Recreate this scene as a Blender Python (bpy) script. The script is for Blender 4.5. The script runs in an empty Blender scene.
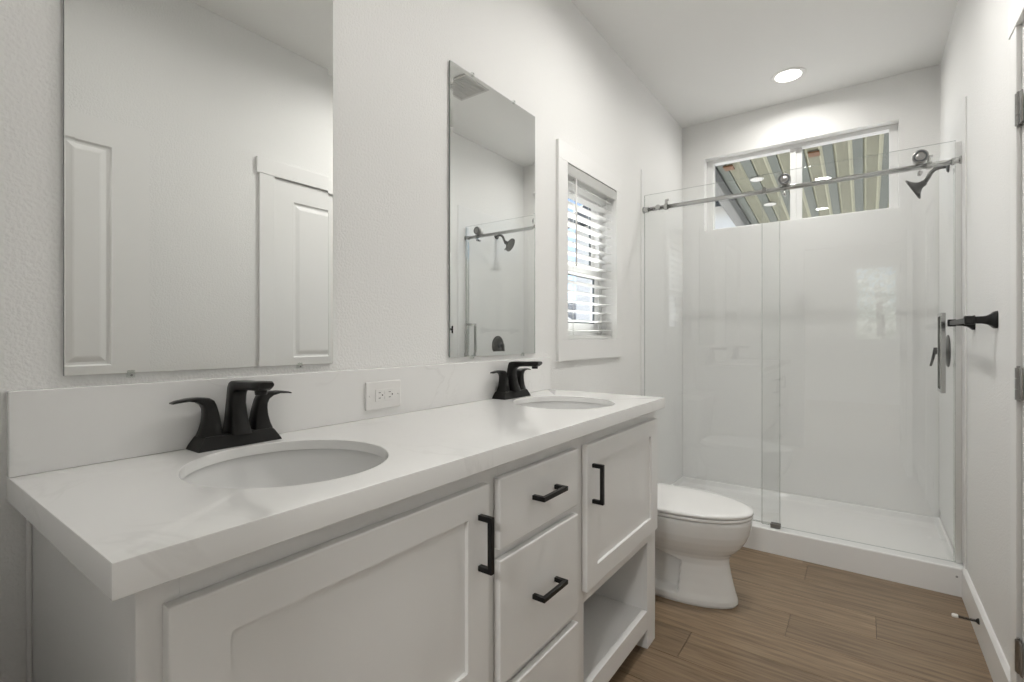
import bpy, bmesh, math, random
from mathutils import Vector, Matrix
random.seed(7)
S = bpy.context.scene
C = S.collection
PI = math.pi

# ------------------------------------------------------------------ camera, sky, sun, exposure
cam_d = bpy.data.cameras.new('camera'); cam = bpy.data.objects.new('camera', cam_d); C.objects.link(cam)
cam_d.sensor_width = 36.0; cam_d.sensor_fit = 'HORIZONTAL'
cam_d.lens = 487.81 / 1024 * 36.0
cam_d.shift_y = -3.6 / 1024
cam_d.clip_start = 0.02
cam.location = (1.1305, 0.0, 1.1406)
cam.rotation_euler = (PI / 2, 0, math.radians(35.866))
S.camera = cam

S.view_settings.view_transform = 'Standard'
S.view_settings.look = 'None'
S.view_settings.gamma = 1.0
S.view_settings.use_curve_mapping = False
S.view_settings.exposure = 0.24

world = bpy.data.worlds.new('sky'); S.world = world; world.use_nodes = True
wn = world.node_tree; wn.nodes.clear()
sky = wn.nodes.new('ShaderNodeTexSky'); sky.sky_type = 'NISHITA'
sky.sun_disc = False; sky.sun_elevation = math.radians(52); sky.sun_rotation = math.radians(100)
sky.air_density = 0.8; sky.dust_density = 0.8
bg = wn.nodes.new('ShaderNodeBackground'); bg.inputs['Strength'].default_value = 0.27
wo = wn.nodes.new('ShaderNodeOutputWorld')
hs = wn.nodes.new('ShaderNodeHueSaturation'); hs.inputs['Saturation'].default_value = 0.85
wn.links.new(sky.outputs[0], hs.inputs['Color']); wn.links.new(hs.outputs[0], bg.inputs[0]); wn.links.new(bg.outputs[0], wo.inputs[0])

sun_d = bpy.data.lights.new('sun', 'SUN'); sun_d.energy = 15.0; sun_d.angle = math.radians(1.0)
sun = bpy.data.objects.new('sun', sun_d); C.objects.link(sun)
sun.rotation_euler = Vector((0.60, -0.27, -0.755)).to_track_quat('-Z', 'Y').to_euler()

LAMP_W = 8.0          # each recessed ceiling lamp
BED_FILL_W = 45.0           # unseen bedroom lamp, added as fill

# ------------------------------------------------------------------ dimensions
W, D, H = 1.4897, 3.7863, 2.7419
YF = 0.02                        # inner face of the wall the camera stands in
CT = 0.9145                      # counter top height
VY0, VY1 = 0.1609, 1.8270        # counter ends
RY = 2.96                        # shower rail

# ------------------------------------------------------------------ materials
def nt(m): return m.node_tree.nodes, m.node_tree.links
def base(name, col, rough=0.5, metal=0.0, spec=0.5, coat=0.0):
    m = bpy.data.materials.new(name); m.use_nodes = True
    b = m.node_tree.nodes['Principled BSDF']
    b.inputs['Base Color'].default_value = (*col, 1); b.inputs['Roughness'].default_value = rough
    b.inputs['Metallic'].default_value = metal; b.inputs['Specular IOR Level'].default_value = spec
    b.inputs['Coat Weight'].default_value = coat
    return m
def add_bump(m, scale, strength, dist=0.002, detail=3, rough=0.5, stretch=None):
    n, l = nt(m)
    tc = n.new('ShaderNodeTexCoord'); no = n.new('ShaderNodeTexNoise'); bu = n.new('ShaderNodeBump')
    no.inputs['Scale'].default_value = scale; no.inputs['Detail'].default_value = detail; no.inputs['Roughness'].default_value = rough
    bu.inputs['Strength'].default_value = strength; bu.inputs['Distance'].default_value = dist
    if stretch:
        mp = n.new('ShaderNodeMapping'); mp.inputs['Scale'].default_value = stretch
        l.new(tc.outputs['Object'], mp.inputs[0]); l.new(mp.outputs[0], no.inputs['Vector'])
    else: l.new(tc.outputs['Object'], no.inputs['Vector'])
    l.new(no.outputs['Fac'], bu.inputs['Height']); l.new(bu.outputs[0], n['Principled BSDF'].inputs['Normal'])
    return m
def mottle(m, c1, c2, scale, detail=4, lo=0.35, hi=0.65, stretch=None):
    n, l = nt(m)
    tc = n.new('ShaderNodeTexCoord'); no = n.new('ShaderNodeTexNoise'); cr = n.new('ShaderNodeValToRGB')
    no.inputs['Scale'].default_value = scale; no.inputs['Detail'].default_value = detail
    cr.color_ramp.elements[0].position = lo; cr.color_ramp.elements[0].color = (*c1, 1)
    cr.color_ramp.elements[1].position = hi; cr.color_ramp.elements[1].color = (*c2, 1)
    if stretch:
        mp = n.new('ShaderNodeMapping'); mp.inputs['Scale'].default_value = stretch
        l.new(tc.outputs['Object'], mp.inputs[0]); l.new(mp.outputs[0], no.inputs['Vector'])
    else: l.new(tc.outputs['Object'], no.inputs['Vector'])
    l.new(no.outputs['Fac'], cr.inputs[0]); l.new(cr.outputs[0], n['Principled BSDF'].inputs['Base Color'])
    return m

M = {}
M['wall'] = add_bump(base('wall_paint', (.865, .862, .847), .6, spec=.35), 160, .42, .004, 2, .45)
M['ceil'] = add_bump(base('ceiling_paint', (.860, .856, .840), .75, spec=.25), 80, .15, .003)
M['trim'] = base('trim_paint', (.87, .866, .852), .38)
M['door'] = base('door_paint', (.87, .866, .852), .40)
M['cab'] = add_bump(base('cabinet_paint', (.855, .850, .836), .36), 60, .02, .001)
M['cabin'] = base('cabinet_inside', (.85, .845, .83), .5)
M['acryl'] = add_bump(base('shower_acrylic', (.85, .85, .84), .30, spec=.5), 9, .05, .006)
M['pan'] = base('shower_base_acrylic', (.86, .86, .85), .14)
M['porc'] = base('porcelain', (.84, .84, .825), .07, coat=.4)
M['sink'] = base('sink_porcelain', (.82, .82, .81), .09)
M['seat'] = base('seat_plastic', (.86, .855, .84), .16)
M['black'] = add_bump(base('matte_black_metal', (.016, .0155, .015), .36, .5), 300, .02, .0005)
M['bronze'] = base('dark_bronze', (.060, .058, .055), .28, .8)
M['chrome'] = base('chrome', (.50, .50, .49), .14, 1.0)
M['steel'] = base('brushed_nickel', (.33, .325, .315), .32, 1.0)
M['alu'] = base('aluminium_strip', (.80, .80, .79), .35, .85)
M['mirror'] = base('mirror_silver', (.885, .895, .885), 0.0, 1.0)
M['mirror_edge'] = base('mirror_edge', (.30, .33, .31), .2, .3)
M['plastic'] = base('white_plastic', (.84, .83, .81), .3)
M['slot'] = base('dark_slot', (.02, .02, .02), .6)
M['vinyl'] = base('white_vinyl', (.84, .84, .83), .32)
M['screen'] = base('grey_sash_seal', (.10, .11, .115), .5)
def slat_mat():
    m = base('blind_slat', (.88, .88, .87), .4); n, l = nt(m)
    t = n.new('ShaderNodeBsdfTranslucent'); t.inputs[0].default_value = (.90, .90, .88, 1); x = n.new('ShaderNodeMixShader'); x.inputs[0].default_value = .55
    l.new(n['Principled BSDF'].outputs[0], x.inputs[1]); l.new(t.outputs[0], x.inputs[2]); l.new(x.outputs[0], n['Material Output'].inputs[0]); return m
M['blind'] = slat_mat()
M['cord'] = base('blind_cord', (.80, .80, .78), .7)
M['rubber'] = base('white_rubber', (.82, .80, .75), .6)
M['vent'] = base('vent_grille', (.62, .61, .595), .5)
M['ventdark'] = base('vent_recess', (.20, .20, .195), .7)
M['dark_lamp'] = base('brown_lamp_shade', (.16, .07, .022), .5)
M['pan_low'] = mottle(base('patio_pan_half_shaded', (.19, .19, .13), .5), (.165, .165, .11), (.23, .23, .16), 6, stretch=(30, 1, 1))  # same cream paint as the webs, half shade put into the colour
M['pan_high'] = mottle(base('patio_pan_shaded', (.13, .147, .128), .5), (.112, .13, .113), (.15, .168, .15), 6, stretch=(30, 1, 1))  # same paint on the raised flats, deeper shade put into the colour
M['pan_web'] = base('patio_pan_lit', (.40, .40, .295), .5)  # webs carry the lit tone of that paint
M['beam'] = base('patio_beam', (.035, .04, .04), .6)
M['fascia'] = base('patio_fascia', (.20, .205, .20), .5)
M['shingle'] = mottle(base('roof_shingle', (.075, .08, .085), .95, spec=.1), (.06, .065, .07), (.10, .105, .11), 9)
M['shingle_dark'] = mottle(base('dark_roof_shingle', (.012, .018, .024), .95, spec=.05), (.009, .014, .019), (.018, .025, .032), 9)
M['siding'] = base('pale_siding', (.74, .73, .70), .7)
M['siding_grey'] = base('grey_siding', (.15, .155, .155), .7)
M['white_ext'] = base('white_exterior_trim', (.86, .86, .84), .6)
M['ground'] = mottle(base('gravel_ground', (.33, .315, .29), .95), (.28, .265, .245), (.40, .38, .35), 3)
M['carpet'] = add_bump(base('bedroom_carpet', (.50, .46, .41), .95), 200, .4, .004)
M['leaf'] = mottle(base('leaf', (.66, .68, .56), .5), (.54, .57, .44), (.82, .84, .74), 5)
M['bark'] = base('bark', (.12, .09, .07), .9)

def emit(name, col, strength):
    m = bpy.data.materials.new(name); m.use_nodes = True
    n, l = nt(m); n.remove(n['Principled BSDF'])
    e = n.new('ShaderNodeEmission'); e.inputs[0].default_value = (*col, 1); e.inputs[1].default_value = strength
    l.new(e.outputs[0], n['Material Output'].inputs[0]); return m
M['lens'] = emit('lamp_lens', (1, .965, .91), 9.0)
M['warm_lens'] = emit('warm_lamp_lens', (1, .78, .55), 1.1)

def glass(name, tint=(.985, .99, .987), edge=False, f0=.04):
    m = bpy.data.materials.new(name); m.use_nodes = True
    n, l = nt(m); n.remove(n['Principled BSDF'])
    tr = n.new('ShaderNodeBsdfTransparent'); tr.inputs[0].default_value = (*tint, 1)
    gl = n.new('ShaderNodeBsdfGlossy'); gl.inputs['Roughness'].default_value = 0.0; gl.inputs[0].default_value = (.95, .97, .96, 1)
    lw = n.new('ShaderNodeLayerWeight'); lw.inputs[0].default_value = .5
    pw = n.new('ShaderNodeMath'); pw.operation = 'POWER'; pw.inputs[1].default_value = 5.0
    ma = n.new('ShaderNodeMath'); ma.operation = 'MULTIPLY_ADD'; ma.inputs[1].default_value = 1 - f0; ma.inputs[2].default_value = f0
    mx = n.new('ShaderNodeMixShader')
    l.new(lw.outputs['Facing'], pw.inputs[0]); l.new(pw.outputs[0], ma.inputs[0]); l.new(ma.outputs[0], mx.inputs[0])
    l.new(tr.outputs[0], mx.inputs[1]); l.new(gl.outputs[0], mx.inputs[2]); l.new(mx.outputs[0], n['Material Output'].inputs[0])
    return m
M['glass'] = glass('clear_glass', (.993, .996, .994), f0=.048)
M['glass_edge'] = glass('glass_edge', (.40, .44, .42), f0=.16)
M['pane'] = glass('window_pane', (.97, .975, .975))
M['seal'] = glass('clear_edge_seal', (.95, .955, .95), f0=.12)
M['clip'] = glass('clear_plastic_clip', (.93, .94, .93), f0=.08)

def quartz():
    m = base('white_quartz', (.86, .856, .842), .10, spec=.5)
    n, l = nt(m)
    tc = n.new('ShaderNodeTexCoord'); n1 = n.new('ShaderNodeTexNoise'); n1.inputs['Scale'].default_value = 2.2; n1.inputs['Detail'].default_value = 6; n1.inputs['Distortion'].default_value = 1.4
    s = n.new('ShaderNodeMath'); s.operation = 'SUBTRACT'; s.inputs[1].default_value = .5
    a = n.new('ShaderNodeMath'); a.operation = 'ABSOLUTE'
    cr = n.new('ShaderNodeValToRGB')
    cr.color_ramp.elements[0].position = 0.0; cr.color_ramp.elements[0].color = (.80, .795, .78, 1)
    cr.color_ramp.elements[1].position = .016; cr.color_ramp.elements[1].color = (.86, .856, .842, 1)
    n2 = n.new('ShaderNodeTexNoise'); n2.inputs['Scale'].default_value = 4.0
    c2 = n.new('ShaderNodeValToRGB'); c2.color_ramp.elements[0].position = .48; c2.color_ramp.elements[1].position = .66
    mx = n.new('ShaderNodeMix'); mx.data_type = 'RGBA'
    mx.inputs[6].default_value = (.86, .856, .842, 1)
    l.new(tc.outputs['Object'], n1.inputs['Vector']); l.new(tc.outputs['Object'], n2.inputs['Vector'])
    l.new(n1.outputs['Fac'], s.inputs[0]); l.new(s.outputs[0], a.inputs[0]); l.new(a.outputs[0], cr.inputs[0])
    l.new(n2.outputs['Fac'], c2.inputs[0]); l.new(c2.outputs[0], mx.inputs[0]); l.new(cr.outputs[0], mx.inputs[7])
    l.new(mx.outputs[2], n['Principled BSDF'].inputs['Base Color'])
    return m
M['quartz'] = quartz()

def planks():
    m = base('wood_plank_floor', (.25, .18, .12), .34, spec=.4)
    n, l = nt(m); b = n['Principled BSDF']
    tc = n.new('ShaderNodeTexCoord'); ge = n.new('ShaderNodeNewGeometry')
    cx = n.new('ShaderNodeCombineXYZ'); mu = n.new('ShaderNodeMath'); mu.operation = 'MULTIPLY'; mu.inputs[1].default_value = 37.0
    l.new(ge.outputs['Random Per Island'], mu.inputs[0]); l.new(mu.outputs[0], cx.inputs[0]); l.new(mu.outputs[0], cx.inputs[2])
    ad = n.new('ShaderNodeVectorMath'); ad.operation = 'ADD'
    l.new(tc.outputs['Object'], ad.inputs[0]); l.new(cx.outputs[0], ad.inputs[1])
    mp = n.new('ShaderNodeMapping'); mp.inputs['Scale'].default_value = (1.9, 30, 1)
    l.new(ad.outputs[0], mp.inputs[0])
    g = n.new('ShaderNodeTexNoise'); g.inputs['Scale'].default_value = 2.2; g.inputs['Detail'].default_value = 7; g.inputs['Roughness'].default_value = .62; g.inputs['Distortion'].default_value = .35
    l.new(mp.outputs[0], g.inputs['Vector'])
    cr = n.new('ShaderNodeValToRGB'); e = cr.color_ramp.elements
    e[0].position = .30; e[0].color = (.152, .105, .062, 1); e[1].position = .72; e[1].color = (.335, .245, .155, 1)
    k = e.new(.5); k.color = (.245, .172, .108, 1)
    l.new(g.outputs['Fac'], cr.inputs[0])
    mr = n.new('ShaderNodeMapRange'); mr.inputs[3].default_value = .84; mr.inputs[4].default_value = 1.14
    l.new(ge.outputs['Random Per Island'], mr.inputs[0])
    sc = n.new('ShaderNodeVectorMath'); sc.operation = 'SCALE'
    l.new(cr.outputs[0], sc.inputs[0]); l.new(mr.outputs[0], sc.inputs['Scale']); l.new(sc.outputs[0], b.inputs['Base Color'])
    bu = n.new('ShaderNodeBump'); bu.inputs['Strength'].default_value = .12; bu.inputs['Distance'].default_value = .002
    l.new(g.outputs['Fac'], bu.inputs['Height']); l.new(bu.outputs[0], b.inputs['Normal'])
    return m
M['planks'] = planks()
M['gap'] = base('plank_gap', (.07, .05, .035), .8)

# ------------------------------------------------------------------ mesh helpers
class MB:
    """collects shapes into one mesh"""
    def __init__(s): s.bm = bmesh.new(); s.mats = []
    def mi(s, mat):
        if mat is None: return 0
        if mat not in s.mats: s.mats.append(mat)
        return s.mats.index(mat)
    def box(s, x0, x1, y0, y1, z0, z1, bev=0.0, mat=None, seg=2, rot=None, piv=None):
        b = bmesh.new()
        bmesh.ops.create_cube(b, size=1)
        for v in b.verts:
            v.co = Vector(((x0 + x1) / 2 + v.co.x * (x1 - x0), (y0 + y1) / 2 + v.co.y * (y1 - y0), (z0 + z1) / 2 + v.co.z * (z1 - z0)))
        if bev: bmesh.ops.bevel(b, geom=b.edges[:], offset=bev, segments=seg, affect='EDGES', profile=.5)
        if rot:
            p = Vector(piv) if piv else Vector(((x0 + x1) / 2, (y0 + y1) / 2, (z0 + z1) / 2))
            bmesh.ops.rotate(b, verts=b.verts[:], cent=p, matrix=rot)
        s.merge(b, mat); return s
    def merge(s, b, mat=None):
        i = s.mi(mat)
        for f in b.faces: f.material_index = i
        vm = {}
        for v in b.verts: vm[v] = s.bm.verts.new(v.co)
        for f in b.faces:
            try:
                g = s.bm.faces.new([vm[v] for v in f.verts]); g.material_index = f.material_index; g.smooth = f.smooth
            except ValueError: pass
        b.free()
    def loft(s, rings, cap0=True, cap1=True, closed=True, mat=None, smooth=True):
        i = s.mi(mat); vs = [[s.bm.verts.new(p) for p in r] for r in rings]
        n = len(vs[0])
        for a, b in zip(vs, vs[1:]):
            for k in range(n if closed else n - 1):
                q = (k + 1) % n
                f = s.bm.faces.new((a[k], a[q], b[q], b[k])); f.material_index = i; f.smooth = smooth
        for c, r in ((cap0, vs[0]), (cap1, vs[-1])):
            if c:
                try:
                    f = s.bm.faces.new(r); f.material_index = i
                except ValueError: pass
        return s
    def cyl(s, a, b, r, r2=None, n=24, mat=None, smooth=True):
        a, b = Vector(a), Vector(b); t = (b - a).normalized()
        u = t.orthogonal().normalized(); w = t.cross(u)
        ring = lambda c, rr: [c + (u * math.cos(2 * PI * k / n) + w * math.sin(2 * PI * k / n)) * rr for k in range(n)]
        return s.loft([ring(a, r), ring(b, r if r2 is None else r2)], mat=mat, smooth=smooth)
    def lathe(s, origin, axis, prof, n=32, mat=None):
        """prof: (distance along axis, radius)"""
        o, t = Vector(origin), Vector(axis).normalized(); u = t.orthogonal().normalized(); w = t.cross(u)
        return s.loft([[o + t * d + (u * math.cos(2 * PI * k / n) + w * math.sin(2 * PI * k / n)) * r for k in range(n)] for d, r in prof], mat=mat)
    def tube(s, pts, r, n=12, mat=None):
        pts = [Vector(p) for p in pts]; rings = []; u = None
        for i, p in enumerate(pts):
            t = (pts[min(i + 1, len(pts) - 1)] - pts[max(i - 1, 0)]).normalized()
            u = t.orthogonal().normalized() if u is None else (u - t * u.dot(t)).normalized()
            w = t.cross(u); rr = r[i] if isinstance(r, (list, tuple)) else r
            rings.append([p + (u * math.cos(2 * PI * k / n) + w * math.sin(2 * PI * k / n)) * rr for k in range(n)])
        return s.loft(rings, mat=mat)
    def poly(s, pts, mat=None):
        f = s.bm.faces.new([s.bm.verts.new(p) for p in pts]); f.material_index = s.mi(mat); return s
    def prism(s, pts2, axis, a, b, mat=None):
        """polygon extruded along an axis; pts2 in the other two coordinates (cyclic order xyz)"""
        def P(p, c):
            if axis == 'x': return (c, p[0], p[1])
            if axis == 'y': return (p[0], c, p[1])
            return (p[0], p[1], c)
        return s.loft([[P(p, a) for p in pts2], [P(p, b) for p in pts2]], mat=mat, smooth=False)
    def build(s, name, mat, parent=None, smooth=None, weld=0.0):
        if weld: bmesh.ops.remove_doubles(s.bm, verts=s.bm.verts[:], dist=weld)
        bmesh.ops.recalc_face_normals(s.bm, faces=s.bm.faces[:])
        if smooth is not None:
            for f in s.bm.faces: f.smooth = smooth
        me = bpy.data.meshes.new(name); s.bm.to_mesh(me); s.bm.free()
        ms = s.mats if s.mats else [mat]
        for m_ in ms: me.materials.append(m_ if m_ is not None else mat)
        o = bpy.data.objects.new(name, me); C.objects.link(o)
        if parent:
            o.parent = parent
            o.matrix_parent_inverse = parent_world(parent).inverted()
        return o
def parent_world(o):
    m = Matrix.LocRotScale(o.location, o.rotation_euler, o.scale)
    if o.parent: m = parent_world(o.parent) @ o.matrix_parent_inverse @ m
    return m
def tag(o, label, cat, group=None, kind=None):
    if label: o['label'] = label
    if cat: o['category'] = cat
    if group: o['group'] = group
    if kind: o['kind'] = kind
    return o
def thing(name, label, cat, loc=(0, 0, 0), group=None):
    o = bpy.data.objects.new(name, None); o.empty_display_size = .1; C.objects.link(o); o.location = loc
    return tag(o, label, cat, group)
def structure(o, label=None, cat=None):
    o['kind'] = 'structure'
    if label: o['label'] = label
    if cat: o['category'] = cat
    return o
def box(name, mat, parent, *a, **k): return MB().box(*a, **k).build(name, mat, parent)
def auto_smooth(o, ang=35):
    me = o.data
    for p in me.polygons: p.use_smooth = True
    me.set_sharp_from_angle(angle=math.radians(ang)); return o
def copy_tree(o, parent=None):
    c = o.copy(); C.objects.link(c)
    if parent: c.parent = parent
    for ch in [k for k in S.objects if k.parent == o]: copy_tree(ch, c)
    return c

# ------------------------------------------------------------------ room shell
def wall_with_hole(name, axis, a, b, u0, u1, z0, z1, holes, mat, label):
    """axis 'x': slab x in a..b, running along y from u0 to u1; holes (h0,h1,hz0,hz1)"""
    mb = MB()
    def bx(p, q, r, t):
        if q - p < 1e-6 or t - r < 1e-6: return
        if axis == 'x': mb.box(a, b, p, q, r, t)
        else: mb.box(p, q, a, b, r, t)
    cur = u0
    for (h0, h1, hz0, hz1) in sorted(holes):
        bx(cur, h0, z0, z1); bx(h0, h1, z0, hz0); bx(h0, h1, hz1, z1); cur = h1
    bx(cur, u1, z0, z1)
    return structure(mb.build(name, mat), label, 'wall')
WL = (1.985, 2.535, 1.130, 1.954)      # left window opening (y0,y1,z0,z1)
WB = (0.1636, 1.2995, 1.9304, 2.470)   # back window opening (x0,x1,z0,z1)
DC = (1.387, 1.932, 0.0, 2.012)        # closet door opening in right wall
DE = (0.62, 1.405, 0.0, 2.045)         # entry doorway in front wall
wall_with_hole('wall_left', 'x', -.13, 0, -.09, D + .15, 0, H, [WL], M['wall'], 'white textured wall behind the vanity and mirrors')
wall_with_hole('wall_back', 'y', D, D + .15, -.13, W + .13, 0, H, [WB], M['wall'], 'white wall at the back of the shower with the high window')
wall_with_hole('wall_right', 'x', W, W + .13, -.09, D, 0, H, [(DC[0], DC[1], 0, DC[3])], M['wall'], 'white wall on the right carrying the towel bar')
wall_with_hole('wall_front', 'y', -.09, YF, 0, W, 0, H, [DE], M['wall'], 'white wall with the entry doorway at the near end')
structure(box('ceiling', M['ceil'], None, -.13, W + .13, -.09, D + .15, H, H + .12), 'white ceiling with one recessed lamp in view', 'ceiling')

def make_floor():
    mb = MB()
    mb.box(0, W, -.09, D, -.08, -.0035, mat=M['gap'])
    rw, y0 = .183, 2.120 - 12 * .183
    joints = {12: [.883], 13: [1.167, -.053], 10: [.588], 11: [.22, 1.44], 14: [.46], 9: [1.12], 15: [.9]}
    g = .0007
    for r in range(0, 22):
        a, b = y0 + r * rw, y0 + (r + 1) * rw
        a2, b2 = max(a, -.09), min(b, D)
        if b2 <= a2: continue
        js = sorted(set([0, W] + [j for j in joints.get(r, [random.uniform(.25, 1.25)]) if 0 < j < W]))
        for p, q in zip(js, js[1:]):
            mb.box(p + g, q - g, a2 + g, b2 - g, -.006, 0, bev=.0008, seg=1, mat=M['planks'])
    o = mb.build('floor', M['planks'])
    return structure(o, 'brown wood plank floor', 'floor')
make_floor()

def profile_board(name, x_wall, sgn, y0, y1, h, t=.014, mat=None):
    """baseboard on a wall x = x_wall, thickness to sgn"""
    pr = [(0, 0), (t, 0), (t, h - .012), (t * .55, h - .003), (t * .35, h), (0, h)]
    mb = MB(); mb.loft([[(x_wall + sgn * p, y, z) for p, z in pr] for y in (y0, y1)], smooth=False)
    return mb
structure(profile_board('b', W, -1, 2.000, 2.8900, .134).build('baseboard_right', M['trim']), 'white baseboard along the right wall', 'baseboard')
structure(profile_board('b', W, -1, .83, 1.306, .134).build('baseboard_right', M['trim']), 'white baseboard before the closet door', 'baseboard')
structure(profile_board('b', 0, 1, 1.80, 2.89, .134).build('baseboard_left', M['trim']), 'white baseboard behind the toilet', 'baseboard')

# ------------------------------------------------------------------ closet door in right wall (door_2) and entry door leaf (door_1)
def panel_door(mb, wdt, hgt, t, panels):
    """slab in local coords u (0..wdt), v (0..hgt), w thickness 0..t; both faces with raised panels.
       panels: (u0,u1,v0,v1)"""
    us = sorted(set([0, wdt] + [p[0] for p in panels] + [p[1] for p in panels]))
    vs = sorted(set([0, hgt] + [p[2] for p in panels] + [p[3] for p in panels]))
    def inp(a, b, c, d): return any(p[0] <= a + 1e-6 and b <= p[1] + 1e-6 and p[2] <= c + 1e-6 and d <= p[3] + 1e-6 for p in panels)
    for side in (0, 1):
        w0 = 0 if side == 0 else t; s = 1 if side == 0 else -1
        for a, b in zip(us, us[1:]):
            for c, d in zip(vs, vs[1:]):
                if not inp(a, b, c, d):
                    mb.poly([(a, w0, c), (b, w0, c), (b, w0, d), (a, w0, d)])
        for (a, b, c, d) in panels:
            levels = [(0, 0), (.006, .008), (.016, .009), (.034, .003), (.040, .002)]
            rings = [[(a + o, w0 + s * h, c + o), (b - o, w0 + s * h, c + o), (b - o, w0 + s * h, d - o), (a + o, w0 + s * h, d - o)] for o, h in levels]
            mb.loft(rings, cap0=False, cap1=True, smooth=False)
    e = [(0, 0), (wdt, 0), (wdt, hgt), (0, hgt)]
    mb.loft([[(u, 0, v) for u, v in e], [(u, t, v) for u, v in e]], cap0=False, cap1=False, smooth=False)

# closet: door flush with wall face
dw = DC[1] - DC[0] - .006
mb = MB(); panel_door(mb, dw, 2.000, .035, [(.112, dw - .112, .24, .90), (.112, dw - .112, 1.02, 1.892)])
for v in mb.bm.verts: v.co = Vector((W - .004 + v.co.y, DC[0] + .003 + v.co.x, .008 + v.co.z))
door2 = structure(mb.build('door_2', M['door'], weld=.0002), 'white closet door with raised panels in the right wall', 'door')
def hinge(parent, x, y, z):
    mb = MB()
    for k in range(3): mb.cyl((x, y, z - .045 + k * .030), (x, y, z - .0165 + k * .030), .0075, n=12)
    mb.cyl((x, y, z - .049), (x, y, z + .049), .004, n=10)
    mb.box(x - .001, x + .004, y - .030, y + .022, z - .044, z + .044, bev=.0008)
    return auto_smooth(mb.build('hinge', M['steel'], parent))
for z in (1.775, 1.012, .255): hinge(door2, W - .0125, 1.925, z)
cas = MB()
cas.box(W - .016, W, 1.306, 1.388, 0, 2.0125, bev=.002).box(W - .016, W, 1.934, 2.000, 0, 2.0125, bev=.002)
cas.box(W - .018, W, 1.292, 2.014, 2.0125, 2.096, bev=.002)
structure(cas.build('trim_1', M['trim']), 'white flat casing around the closet door with a wider head piece', 'trim')
jm = MB()
jm.box(W + .0315, W + .13, 1.372, 1.387, 0, 2.03).box(W + .0315, W + .13, 1.932, 1.947, 0, 2.03).box(W + .0315, W + .13, 1.387, 1.932, 2.012, 2.03).box(W + .05, W + .13, 1.387, 1.932, 0, 2.012)
structure(jm.build('trim_2', M['trim']), 'closet door jamb', 'trim')

# entry door leaf, open against the right wall
lw_ = .762
mb = MB(); panel_door(mb, lw_, 2.022, .035, [(.131, .351, .22, .92), (.411, .631, .22, .92), (.131, .351, 1.016, 1.916), (.411, .631, 1.016, 1.916)])
for v in mb.bm.verts: v.co = Vector((1.408 + v.co.y, .034 + v.co.x, .010 + v.co.z))
door1 = structure(mb.build('door_1', M['door'], weld=.0002), 'white panelled entry door standing open against the right wall', 'door')
for z in (1.80, 1.012, .22): hinge(door1, 1.404, .0305, z)
ec = MB()
ec.box(.545, .62, YF, YF + .014, 0, 2.045, bev=.002).box(.53, W - .02, YF, YF + .018, 2.045, 2.13, bev=.002)
structure(ec.build('trim_3', M['trim']), 'white casing around the entry doorway', 'trim')

# ------------------------------------------------------------------ left window (window_1) with casing
y0, y1, z0, z1 = WL
cs = MB()
cs.box(0, .016, y0 - .085, y0, z0, z1, bev=.0015).box(0, .016, y1, y1 + .066, z0, z1, bev=.0015)
cs.box(0, .016, y0 - .085, y1 + .066, z1, z1 + .082, bev=.0015).box(0, .016, y0 - .085, y1 + .066, z0 - .098, z0, bev=.0015)
structure(cs.build('trim_4', M['trim']), 'white flat casing around the small left window', 'trim')
win1 = structure(thing('window_1', 'single hung window with white frame behind the blind', 'window', (-.10, (y0 + y1) / 2, z0)))
fr = MB()
for (a, b, c, d) in ((y0, y0 + .035, z0, z1), (y1 - .035, y1, z0, z1), (y0 + .035, y1 - .035, z0, z0 + .04), (y0 + .035, y1 - .035, z1 - .04, z1)):
    fr.box(-.128, -.075, a, b, c, d, bev=.002)
fr.build('window_frame', M['vinyl'], win1)
zm = 1.49
def sash(name, xa, xb, zl, zh, st):
    s_ = MB()
    ya, yb = y0 + .0352, y1 - .0352
    s_.box(xa, xb, ya, ya + st, zl, zh, bev=.002).box(xa, xb, yb - st, yb, zl, zh, bev=.002)
    s_.box(xa, xb, ya + st, yb - st, zl, zl + .045, bev=.002).box(xa, xb, ya + st, yb - st, zh - .045, zh, bev=.002)
    o = s_.build(name, M['vinyl'], win1)
    sl = MB(); g = .006
    a, b, c, d = ya + st, yb - st, zl + .045, zh - .045
    sl.box(xa + .006, xb - .004, a, a + g, c, d).box(xa + .006, xb - .004, b - g, b, c, d).box(xa + .006, xb - .004, a + g, b - g, c, c + g).box(xa + .006, xb - .004, a + g, b - g, d - g, d)
    sl.build('sash_seal', M['screen'], o)
    MB().box((xa + xb) / 2 - .002, (xa + xb) / 2 + .002, a, b, c, d).build('pane', M['pane'], o)
    return o
sash('upper_sash', -.122, -.102, zm - .02, z1 - .0402, .04)
sash('lower_sash', -.100, -.080, z0 + .0402, zm + .02, .04)

# blind
bl = thing('window_blind', 'white slatted blind hanging in the small window on the left wall', 'blind', (-.02, (y0 + y1) / 2, z1))
bya, byb = y0 + .006, y1 - .006
hb = MB(); hb.box(-.060, -.006, bya + .004, byb - .004, z1 - .042, z1 - .002, bev=.002); hb.build('headrail', M['blind'], bl)
vb = MB(); vb.prism([(-.004, z1 - .052), (.010, z1 - .052), (.0125, z1 - .046), (.0125, z1 - .008), (.008, z1 - .001), (-.004, z1 - .001)], 'y', bya, byb)
vb.build('valance', M['blind'], bl)
pitch, nsl = .0468, 16
first = None
def slat_mesh():
    s_ = MB(); hw = .025
    prof = []
    for k in range(9):
        u = -hw + 2 * hw * k / 8; prof.append((u, .0022 * (1 - (u / hw) ** 2) + .0014))
    for k in range(8, -1, -1):
        u = -hw + 2 * hw * k / 8; prof.append((u, .0022 * (1 - (u / hw) ** 2) - .0014))
    s_.prism(prof, 'y', bya + .003, byb - .003)
    return s_.build('slat', M['blind'])
sl0 = slat_mesh()
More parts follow.
